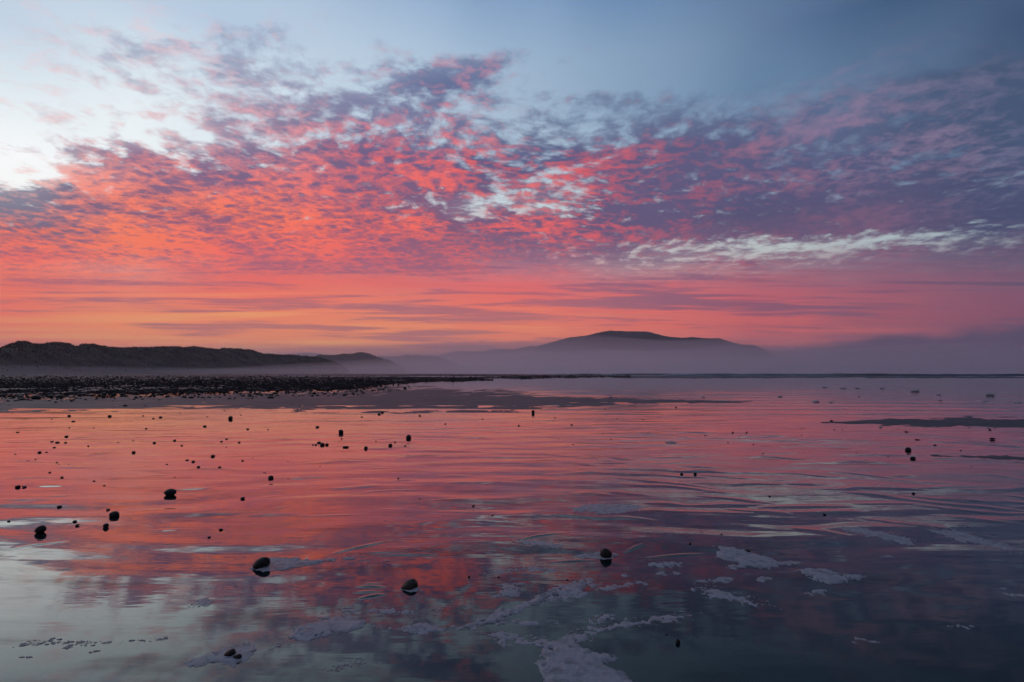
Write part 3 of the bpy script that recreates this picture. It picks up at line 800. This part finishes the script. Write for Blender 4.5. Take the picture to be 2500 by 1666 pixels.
BIG = [ # px, base row, width, height, seed, tilt, depth, skew, label
 (636, 1389, 47, 26, 11, .30, .8, .1, 'largest egg-shaped dark stone, foam trailing to its right'),
 (1003, 1440, 56, 30, 12, .30, .75, .12, 'wedge-shaped brown-grey stone standing tilted in the film, nearest the centre'),
 (1483, 1361, 34, 24, 13, .0, .9, 0, 'round dark stone with a small foam apron, right of centre'),
 (558, 1606, 30, 17, 14, .25, .9, 0, 'left stone of the pair on the nearest foam patch, bottom left'),
 (577, 1611, 24, 14, 15, .35, .9, 0, 'right stone of the pair on the nearest foam patch, bottom left'),
 (91, 1303, 28, 17, 16, .35, .85, 0, 'dark rounded stone at the left edge by the pale reflection'),
 (275, 1264, 24, 15, 17, .0, .9, 0, 'blocky dark stone upright in the red reflection, left'),
 (408, 1212, 31, 17, 18, .1, .9, 0, 'smooth oval dark stone on the red reflection, left of the largest stone'),
 (255, 1288, 15, 9, 19, .3, 1, 0, 'small stone just below the blocky dark stone'),
 (660, 1170, 15, 10, 20, 0, 1, 0, 'single small stone above the largest stone in the red reflection'),
 (998, 1072, 15, 11, 21, .1, 1, 0, 'largest round stone of the centre scatter below the sandbar'),
 (951, 1089, 12, 8, 22, 0, 1, 0, 'small stone just below left of the largest centre scatter stone'),
 (893, 1097, 11, 7, 23, 0, 1, 0, 'small round stone between the flat stone and the centre scatter'),
 (843, 1094, 16, 5, 24, 0, .8, 0, 'low flat dark stone right of the tight pebble cluster'),
 (832, 1058, 13, 9, 25, 0, 1, 0, 'round stone above the tight pebble cluster'),
 (560, 1024, 12, 8, 26, 0, 1, 0, 'round stone below the sandbar, left of centre'),
 (1301, 1010, 9, 9, 27, 0, 1, 0, 'small upright stone at the lower edge of the sandbar'),
 (2221, 1101, 16, 9, 28, .2, .9, 0, 'larger dark stone below the right hand sandbar'),
 (2232, 1121, 13, 6, 29, 0, .9, 0, 'flat stone just below the larger stone at right'),
 (1827, 1349, 15, 6, 30, 0, .8, 0, 'small dark stone lying on top of the long foam patch at right'),
 (1655, 1573, 13, 13, 31, .3, .9, 0, 'jagged black stone alone in the dark water, bottom right of centre'),
 (1255, 1443, 13, 5, 32, 0, .8, 0, 'flat dark stone lying on the small foam patch at bottom centre'),
 (1396, 1600, 11, 4, 33, .1, .8, 0, 'tiny dark stone lying on the broad foam patch, bottom edge'),
 (1699, 1160, 10, 7, 34, 0, 1, 0, 'right one of two small stones in the centre right film'),
 (1665, 1160, 8, 6, 35, 0, 1, 0, 'left one of two small stones in the centre right film'),
 (2426, 1074, 15, 5, 36, 0, .8, 0, 'flat stone under the right hand sandbar near the right edge'),
]
for px, b, w, h, sd_, ti, dp, sk, lab in BIG:
    o = stone(px, b, w, h, sd_, 4 if w > 20 else 3, ti, M_STONE2 if sd_ in (12, 30) else M_STONE, depth=dp, skew=sk, lump={31: .55, 12: .34, 11: .26}.get(sd_, .34), wedge={12: .42, 11: .22, 14: .2, 16: .15}.get(sd_, 0))
    tag(o, lab, 'stone')
CLUSTER = [(770, 1087, 6), (778, 1083, 10), (786, 1088, 13), (797, 1087, 9), (763, 1087, 5)]
for k, (px, b, w) in enumerate(CLUSTER):
    tag(stone(px, b, w, w * .5, 50 + k, 2), ['second pebble from the left in the tight cluster below the sandbar', 'middle pebble of the tight cluster, sitting highest', 'largest pebble of the tight cluster below the sandbar', 'rightmost pebble of the tight cluster below the sandbar', 'leftmost, smallest pebble of the tight cluster below the sandbar'][k], 'pebble', 'tight pebble cluster')
SMALL = [(180,1275,10),(186,1284,10),(19,1275,8),(143,1239,12),(262,1246,9),(591,1219,11),(40,1191,12),(56,1191,10),(120,1155,7),(150,1167,8),(228,1176,6),(253,1187,6),(535,1142,8),(483,1141,9),(455,1125,8),(470,1129,8),(518,1115,11),(591,1126,6),(616,1119,4),(324,1106,9),(94,1106,8),(112,1105,6),(375,1083,8),(425,1077,7),(443,1089,6),(287,1082,5),(214,1090,5),(160,1067,8),(125,1080,8),(138,1082,10),(159,1082,7),(131,1094,8),(552,1073,7),(583,1081,6),(540,1079,6),(137,1130,5),(85,1122,4),(537,1296,10),(509,1314,8),(406,1135,6),(426,1166,4),
 (774,1044,9),(604,1049,7),(498,1042,10),(177,1030,8),(167,1016,8),(266,1018,9),(373,1023,6),(390,1020,8),(356,1047,6),(834,1072,5),(654,1050,5),(168,1045,4),(228,1046,4),(303,993,10),(352,993,7),(134,985,7),(20,991,7),(273,982,6),(712,988,6),(731,993,7),(771,997,5),(726,1001,5),(547,1003,4),(738,967,6),(883,1019,5),(41,1057,8),
 (989,1089,6),(1024,1016,6),(933,1008,7),(925,1013,8),(1178,1024,5),(1267,1039,6),(1396,1038,6),(1087,1036,5),(1351,1029,4),(1118,990,5),(1477,1000,4),(1651,995,5),(1723,1065,7),(1400,1086,5),(1492,1073,4),(1507,1022,4),
 (2031,1029,9),(1790,1057,6),(1805,1068,5),(2215,1056,8),(2243,1075,10),(2419,1051,6),(2038,1050,4),(2098,969,4),(1958,1063,4),(1778,1081,4),(2284,1089,8),(1880,1213,6),(2232,1206,7),(1155,1237,8),(1202,1261,8),(940,1274,6),(1024,1220,6),(972,1168,5),(2015,1258,8),(2364,1289,7),(1762,1307,6),(1685,1330,8),(1628,1551,5),(1145,1410,7),(1217,1410,6),(1385,1418,7),(1460,1030,4),(1570,1025,4)]
rs = np.random.RandomState(77)
SMALL = [t + (1,) for t in SMALL]
for k in range(45):      # a few more of the tiny ones
    SMALL.append((rs.uniform(0, 2500) ** 1.0, rs.uniform(1000, 1180), rs.uniform(2.5, 4.5), 0))
ZONE = {'l': ('small dark pebble scattered on the red mirrored sand, left third', 'small pebbles on the red sand at left'),
        'm': ('small dark pebble on the wet sand below the long sandbar, middle', 'small pebbles on the wet sand in the middle'),
        'r': ('small dark pebble on the dim rippled film, right third', 'small pebbles on the rippled film at right'),
        'f': ('small dark pebble in the nearest stretch of wet sand, lower part', 'small pebbles in the nearest wet sand'),
        's': ('dark pebble on the grey sandbar margin below the shingle spit', 'pebbles on the grey sandbar margin'),
        'b': ('loose cobble at the near margin of the dark shingle spit', 'cobbles at the margin of the shingle spit')}
MARKS = [(636, 1375, 'the largest egg-shaped stone'), (1003, 1420, 'the tilted wedge-shaped stone'), (1483, 1350, 'the round stone with the foam apron'), (91, 1295, 'the stone by the left edge'), (275, 1257, 'the blocky upright stone'), (408, 1204, 'the smooth oval stone'), (660, 1165, 'the lone stone above the largest one'), (998, 1067, 'the largest centre scatter stone'), (832, 1054, 'the round stone above the tight cluster'), (560, 1020, 'the round stone below the sandbar'), (1301, 1005, 'the upright stone at the sandbar edge'), (2221, 1096, 'the larger stone at right'), (1655, 1567, 'the jagged black stone'), (1682, 1157, 'the two small stones at centre right')]
SECT = ['right', 'upper right', 'top', 'upper left', 'left', 'lower left', 'bottom', 'lower right']
ORD = ['nearest', 'second', 'third', 'fourth', 'fifth', 'sixth', 'seventh', 'eighth', 'ninth', 'tenth', 'eleventh', 'twelfth', 'thirteenth', 'fourteenth', 'fifteenth', 'sixteenth', 'seventeenth', 'eighteenth', 'nineteenth', 'twentieth', 'twenty-first', 'twenty-second', 'twenty-third', 'twenty-fourth']
def pebble_labels(items):
    cells = {}
    for i, (px, b, w, q) in enumerate(items):
        mk = min(range(len(MARKS)), key=lambda k: math.hypot((MARKS[k][0] - px), (MARKS[k][1] - b) * 2))
        a = math.atan2(-(b - MARKS[mk][1]) * 2, px - MARKS[mk][0])
        se = int(round(a / (math.pi / 4))) % 8
        cells.setdefault((mk, se), []).append((math.hypot(px - MARKS[mk][0], (b - MARKS[mk][1]) * 2), i))
    out = {}
    for (mk, se), l in cells.items():
        for n, (d, i) in enumerate(sorted(l)):
            side = {'top': 'above', 'bottom': 'below'}.get(SECT[se], 'to the ' + SECT[se] + ' of')
            out[i] = (ORD[min(n, 23)] + ' small dark pebble ' + side + ' ' + MARKS[mk][2])
    return out
LABS = pebble_labels(SMALL)
for k, (px, b, w, _q) in enumerate(SMALL):
    r_ = random.Random(k)
    o = stone(px, b, w, w * r_.uniform(.32, .52), 100 + k, 2, r_.uniform(-.2, .2), M_STONE if k % 4 else M_STONE2, name='pebble', depth=r_.uniform(.8, 1.2))
    tag(o, LABS[k], 'pebble', 'small pebbles scattered over the wet shore')

# ------------------------------------------------------------------ the shingle spit
PROTO = [stone_shape(300 + k, 1, .3) for k in range(8)]
def spit():
    r = np.random.RandomState(5)
    pts = []
    n = 75000
    px = r.uniform(-120, 1540, n); py = poly1(BED_TOP, px) + (poly1(BED_BOT, px) + 20 - poly1(BED_TOP, px)) * r.uniform(0, 1, n) ** .8
    d = CAM_H * FPX / (py - HOR)
    ok = d < 420
    px, py, d = px[ok], py[ok], d[ok]
    X = (px - 1250) / FPX * d; Y = d
    e = bed(X, Y)
    keep = (e > -.05) | ((py > poly1(BED_TOP, px) + 3) & (px < 1000) & (r.uniform(0, 1, len(e)) < .20 * np.exp(-np.maximum(0, py - poly1(BED_BOT, px)) / 7)))
    patch = fbm(X * .22, Y * .09, 71, 4, .6)
    bare = .26 + .20 * sstep(936, 962, py) + .12 * sstep(850, 1250, px)
    keep &= (patch > bare) | (r.uniform(0, 1, len(e)) < .12)
    X, Y, e, d, py = X[keep], Y[keep], e[keep], d[keep], py[keep]
    size = np.clip(r.lognormal(math.log(.055), .42, len(X)), .03, .22) * np.clip(.7 + d / 130, .75, 2.0)
    zb = np.where(e > -.1, (.035 + .0003 * d) * np.clip(e + .1, 0, 1) - .012, 0) + size * .25
    # the stones that show largest, near the margin, are things of their own
    edge = np.where((e < .5) & (Y < 42))[0]
    order = edge[np.argsort(-(size[edge] / Y[edge]))][:120]
    single = set(order.tolist())
    l, g = ZONE['b']
    shared = {}
    rank = {int(i): n for n, i in enumerate(sorted(order, key=lambda q: X[q] / Y[q]))}
    for i in order:
        k = i % 8
        if k not in shared:
            v, f = stone_shape(300 + k, 2, .3)
            o = mesh_obj('pebble', v, f, M_STONE); shared[k] = o.data
        else:
            o = bpy.data.objects.new('pebble', shared[k]); COL.objects.link(o)
        s_ = float(size[i])
        o.scale = (s_, s_ * .9, s_ * .62); o.location = (float(X[i]), float(Y[i]), float(zb[i]))
        o.rotation_euler = (0, 0, float(r.uniform(0, 6.28)))
        tag(o, l, 'pebble', g)
    V = []; F = []; off = 0
    for i in range(len(X)):
        if i in single: continue
        v, f = PROTO[i % 8]
        a = (i * 2.399) % 6.283; c, s_ = math.cos(a), math.sin(a)
        x = (v[:, 0] * c - v[:, 1] * s_) * size[i]; y = (v[:, 0] * s_ + v[:, 1] * c) * size[i]
        V.append(np.stack([x + X[i], y + Y[i], v[:, 2] * size[i] * .62 + zb[i]], -1)); F.append(f + off); off += len(v)
    o = mesh_obj('shingle', np.concatenate(V), np.concatenate(F), M_SHINGLE)
    tag(o, 'dark shingle spit of sea-worn cobbles crossing the beach below the dunes', 'shingle', kind='stuff')
    print('SHINGLE', len(V))
spit()

# ------------------------------------------------------------------ sea foam
def foam_field(polys, X, Y):
    """signed distance (m, inside positive) to ground polygon"""
    best = np.full(X.shape, 1e9); inside = np.zeros(X.shape, bool)
    P = polys
    for i in range(len(P)):
        a = P[i]; b = P[(i + 1) % len(P)]
        dx, dy = b[0] - a[0], b[1] - a[1]
        t = np.clip(((X - a[0]) * dx + (Y - a[1]) * dy) / (dx * dx + dy * dy + 1e-12), 0, 1)
        best = np.minimum(best, np.hypot(X - a[0] - t * dx, Y - a[1] - t * dy))
        cond = ((a[1] > Y) != (b[1] > Y)) & (X < (b[0] - a[0]) * (Y - a[1]) / (b[1] - a[1] + 1e-12) + a[0])
        inside ^= cond
    return np.where(inside, best, -best)

def foam(pts, label, thick=.010, ragged=.05, lace=.02, seed=0, step=None, group=None, name='foam_patch'):
    thick *= .75; ragged *= 1.6
    P = [ground(x, y)[:2] for x, y in pts]
    A = np.array(P); lo = A.min(0) - .08; hi = A.max(0) + .08
    d = A[:, 1].mean()
    st = step or max(.008, d * d / (CAM_H * FPX) * .9)
    stx = max(.006, d / FPX * 1.6)
    nx = int((hi[0] - lo[0]) / stx) + 2; ny = int((hi[1] - lo[1]) / st) + 2
    X, Y = np.meshgrid(np.linspace(lo[0], hi[0], nx), np.linspace(lo[1], hi[1], ny))
    sdv = foam_field(P, X, Y)
    sdv += ragged * (fbm(X * 9, Y * 9, seed, 4, .6) - .5) * 2 + lace * (fbm(X * 32, Y * 32, seed + 3, 3, .6) - .5) * 2
    sdv -= .17 * np.clip(fbm(X * 17, Y * 15, seed + 8, 3, .55) - .56, 0, 1) + .20 * np.clip(fbm(X * 45, Y * 40, seed + 9, 2) - .62, 0, 1)
    zf = np.where(sdv > 0, np.sqrt(np.clip(sdv / .05, 0, 1)) * thick, np.clip(sdv, -.02, 0) * .5 - .001)
    zf += np.where(sdv > .01, thick * .7 * (fbm(X * 22, Y * 22, seed + 5, 3) - .5) + thick * .5 * (fbm(X * 70, Y * 70, seed + 6, 2) - .5), 0)
    Z = film(X, Y) + zf
    keep = sdv > -.012
    idx = -np.ones(X.size, int)
    F = grid_faces(ny, nx)
    F = F[keep.ravel()[F].any(1)]
    used = np.unique(F); idx[used] = np.arange(len(used))
    V = np.stack([X, Y, Z], -1).reshape(-1, 3)[used]
    o = mesh_obj(name, V, idx[F], M_FOAM)
    tag(o, label, 'foam', group)
    return o
def ell(cx, cy, w, h, n=14, sl=0.0):
    return [(cx + w / 2 * math.cos(t), cy + h / 2 * math.sin(t) + sl * w / 2 * math.cos(t)) for t in np.linspace(0, 2 * math.pi, n, False)]

FOAMS = [
 ([(608, 1394), (616, 1384), (655, 1360), (700, 1360), (745, 1363), (755, 1370), (800, 1365), (885, 1361), (800, 1374), (740, 1386), (690, 1396), (655, 1398)], 'foam trailing to the right of the largest dark stone', .012, .02, .012),
 ([(703, 1560), (716, 1534), (750, 1520), (790, 1508), (850, 1503), (880, 1506), (905, 1525), (950, 1531), (990, 1526), (1060, 1524), (1105, 1530), (1090, 1545), (1030, 1546), (960, 1545), (905, 1532), (860, 1537), (800, 1552), (748, 1570)], 'long curved foam patch at bottom centre, left of the diagonal foam ribbon', .011, .03, .016),
 ([(1108, 1532), (1150, 1516), (1215, 1492), (1260, 1478), (1300, 1466), (1330, 1440), (1400, 1422), (1440, 1416), (1458, 1434), (1432, 1450), (1400, 1460), (1330, 1464), (1320, 1480), (1250, 1502), (1225, 1528), (1180, 1538), (1120, 1542)], 'diagonal foam ribbon rising to the right at bottom centre', .012, .03, .018),
 ([(1312, 1690), (1322, 1660), (1306, 1622), (1330, 1585), (1360, 1556), (1400, 1550), (1425, 1582), (1470, 1590), (1502, 1606), (1520, 1632), (1548, 1665), (1548, 1700)], 'broad bright foam patch cut by the bottom edge', .014, .03, .016),
 ([(1740, 1334), (1775, 1335), (1808, 1340), (1835, 1352), (1875, 1358), (1900, 1372), (1965, 1373), (1925, 1385), (1870, 1390), (1820, 1386), (1780, 1370), (1742, 1360), (1748, 1348)], 'long bright foam patch with a small stone on it, at right', .014, .02, .012),
 ([(1938, 1396), (1965, 1390), (2010, 1391), (2050, 1400), (2100, 1404), (2135, 1411), (2090, 1418), (2070, 1426), (2025, 1428), (1985, 1418)], 'leaf-shaped foam patch right of the long bright one', .013, .02, .012),
 ([(1966, 1452), (1980, 1441), (2018, 1439), (2017, 1456), (1985, 1456)], 'small square foam patch below the leaf-shaped one', .011, .012, .008),
 ([(458, 1615), (490, 1602), (520, 1590), (555, 1578), (600, 1570), (630, 1566), (622, 1590), (605, 1608), (575, 1625), (530, 1626), (480, 1624)], 'foam patch around the pair of stones, bottom left', .010, .03, .02),
 ([(1210, 1428), (1250, 1424), (1298, 1424), (1270, 1434), (1275, 1448), (1262, 1458), (1212, 1458), (1225, 1442)], 'small ragged foam patch with a flat stone, bottom centre', .010, .02, .014),
 ([(1186, 1556), (1215, 1540), (1240, 1536), (1268, 1548), (1300, 1552), (1240, 1562)], 'flat foam scrap below the diagonal ribbon', .008, .02, .014),
 ([(1400, 1355), (1455, 1346), (1500, 1350), (1520, 1356), (1502, 1364), (1465, 1364), (1420, 1363)], 'foam apron under the round dark stone right of centre', .010, .015, .01),
 ([(965, 1438), (985, 1430), (1020, 1428), (1040, 1434), (1030, 1443), (1000, 1446)], 'thin foam rim around the wedge-shaped stone', .009, .012, .008),
 (ell(1626, 1378, 100, 16), 'thin oval foam patch left of the long bright one', .010, .012, .01),
 (ell(1632, 1400, 68, 13), 'short foam patch under the thin oval one', .010, .012, .01),
 (ell(1526, 1407, 36, 11), 'small round foam patch right of the diagonal ribbon', .009, .01, .008),
 (ell(1746, 1420, 92, 15, 14, -.08), 'narrow slanting foam patch below the long bright one', .010, .015, .012),
 (ell(1797, 1385, 50, 13), 'small oval foam patch tucked under the long bright one', .010, .01, .008),
 (ell(1865, 1416, 40, 12), 'foam scrap between the slanting and leaf-shaped patches', .009, .012, .012),
 (ell(1280, 1521, 66, 15, 14, .1), 'lone foam streak inside the dark pool below the ribbon', .009, .02, .014),
 (ell(1370, 1522, 60, 11), 'small foam scrap right of the dark pool', .008, .02, .014),
 (ell(2116, 1567, 74, 13), 'faint lacy foam patch in the dark water, bottom right', .007, .02, .02),
 (ell(2350, 1531, 80, 9), 'faint foam streak near the right edge, bottom', .007, .02, .016),
 ([(2440, 1436), (2460, 1434), (2455, 1446), (2480, 1452), (2530, 1455), (2530, 1461), (2470, 1459), (2445, 1448)], 'hook-shaped foam strip at the right edge', .009, .012, .01),
 (ell(2160, 1359, 44, 6), 'tiny foam sliver on the dim rippled film at right', .008, .012, .01),

 ([(1390, 1572), (1420, 1540), (1440, 1515), (1475, 1498), (1500, 1502), (1470, 1525), (1450, 1548), (1425, 1570)], 'lacy foam trail leading from the broad patch up to the right', .006, .05, .05),
 ([(1450, 1535), (1520, 1520), (1600, 1508), (1700, 1498), (1705, 1506), (1620, 1520), (1530, 1535), (1460, 1546)], 'thin broken foam trail right of the lacy trail', .005, .05, .05),
 ([(1180, 1558), (1230, 1560), (1290, 1566), (1335, 1562), (1330, 1575), (1280, 1580), (1220, 1574)], 'broken foam trail left of the broad foam patch', .005, .05, .05),
 ([(1690, 1436), (1740, 1440), (1800, 1455), (1850, 1470), (1845, 1480), (1790, 1466), (1720, 1450)], 'scattered foam trail below the narrow slanting patch', .005, .05, .05),
 ([(800, 1492), (860, 1484), (930, 1488), (1010, 1494), (1000, 1502), (920, 1500), (850, 1497)], 'lacy foam trail above the long curved patch', .005, .05, .05),
 ([(1325, 1463), (1400, 1442), (1480, 1432), (1560, 1420), (1565, 1428), (1490, 1444), (1420, 1460), (1350, 1472)], 'thin foam trail off the end of the diagonal ribbon', .005, .05, .05),
 ([(1250, 1322), (1300, 1320), (1350, 1326), (1390, 1336), (1370, 1342), (1310, 1334), (1260, 1330)], 'bright lacy foam streak left of the round dark stone', .006, .03, .04),
 ([(1185, 1398), (1240, 1388), (1310, 1384), (1380, 1388), (1380, 1394), (1300, 1394), (1230, 1400)], 'wavering pale foam line above the small ragged patch', .005, .03, .04),
 ([(1390, 1238), (1450, 1230), (1520, 1228), (1580, 1240), (1550, 1252), (1480, 1258), (1410, 1252)], 'wide thin pinkish foam film in the middle of the shore', .004, .05, .05),
 ([(2040, 1288), (2100, 1286), (2160, 1300), (2240, 1318), (2230, 1328), (2150, 1318), (2080, 1302)], 'pale broken foam streak on the dim film at right', .005, .05, .06),
 ([(2260, 1298), (2330, 1292), (2410, 1318), (2500, 1340), (2500, 1352), (2420, 1338), (2330, 1316)], 'long faint foam streak reaching the right edge', .005, .05, .06),
 ([(470, 1478), (500, 1462), (530, 1466), (510, 1482)], 'small lacy foam scrap in the pale reflection at bottom left', .004, .03, .05),
]
for k, (pts, lab, th, rg, lc) in enumerate(FOAMS):
    if lab:
        foam(pts, lab, th, rg, lc, 400 + k)

FLUFF = [(1642, 1082, 32, 7), (1995, 982, 18, 5), (2030, 983, 12, 4), (2237, 957, 20, 6), (2423, 967, 22, 7), (2060, 949, 18, 4), (2015, 947, 14, 3), (2095, 949, 12, 3), (1905, 969, 14, 3), (2155, 949, 12, 3), (2410, 981, 16, 4), (2298, 979, 10, 3), (2294, 965, 9, 3), (1492, 972, 12, 4), (2490, 984, 14, 4), (1718, 971, 9, 3), (2150, 1044, 10, 3)]
NTH = ['first', 'second', 'third', 'fourth', 'fifth', 'sixth', 'seventh', 'eighth', 'ninth', 'tenth', 'eleventh', 'twelfth', 'thirteenth', 'fourteenth', 'fifteenth', 'sixteenth']
for k, (px, b, w, h) in enumerate(FLUFF):
    o = stone(px, b, w, h, 600 + k, 3, 0, M_FOAM, .5, 'foam_clump', .35, 1.1)
    rank = sorted(range(1, len(FLUFF)), key=lambda q: -FLUFF[q][0]).index(k) if k else 0
    tag(o, 'larger foam clump alone on the rippled film, centre right' if k == 0 else (NTH[rank] + ' grey foam clump from the right edge, far out on the wet flat'), 'foam', None if k == 0 else 'far foam clumps on the wet flat')

def flecks():
    """loose bubbles and crumbs of foam"""
    r = np.random.RandomState(9)
    V = []; F = []; off = 0
    v0, f0 = ICO[1]
    lines = [((30, 1583), (140, 1560), 40, 6), ((55, 1572), (255, 1566), 65, 5), ((150, 1582), (260, 1570), 30, 4), ((300, 1566), (420, 1560), 40, 5), ((215, 1595), (240, 1590), 12, 2), ((50, 1605), (75, 1605), 20, 2),
             ((1330, 1460), (1560, 1420), 70, 10), ((1390, 1570), (1460, 1500), 120, 10), ((1430, 1540), (1700, 1500), 90, 12), ((1700, 1430), (1900, 1480), 70, 12), ((1180, 1545), (1330, 1570), 110, 10), ((880, 1370), (1000, 1390), 30, 8), ((790, 1640), (900, 1615), 70, 9), ((800, 1490), (1000, 1500), 90, 8), ((1040, 1500), (1120, 1480), 50, 8), ((1180, 1400), (1300, 1385), 40, 6), ((1560, 1310), (1720, 1300), 30, 5), ((1240, 1325), (1380, 1338), 90, 5), ((2060, 1290), (2240, 1325), 90, 9), ((2280, 1290), (2500, 1350), 90, 10), ((1400, 1245), (1560, 1238), 60, 6), ((460, 1480), (520, 1470), 40, 5), ((560, 1430), (640, 1440), 20, 6), ((660, 1585), (700, 1570), 20, 4)]
    for a, b, n, sp in lines:
        for k in range(int(n * .9)):
            t = r.uniform(); px = a[0] + (b[0] - a[0]) * t + r.randn() * sp * 1.6; py = a[1] + (b[1] - a[1]) * t + r.randn() * sp * .45
            g = ground(px, max(py, 1100)); s_ = r.lognormal(math.log(.0021), .5)
            z = 0.0006
            V.append(v0 * [s_ * r.uniform(1, 3.5), s_ * r.uniform(1, 2.2), s_ * .45] + [g[0], g[1], z]); F.append(f0 + off); off += len(v0)
    V = np.concatenate(V); V[:, 2] += film(V[:, 0], V[:, 1])
    o = mesh_obj('foam_flecks', V, np.concatenate(F), M_FOAM)
    tag(o, 'loose crumbs and bubbles of sea foam strewn over the near film', 'foam', kind='stuff')
flecks()
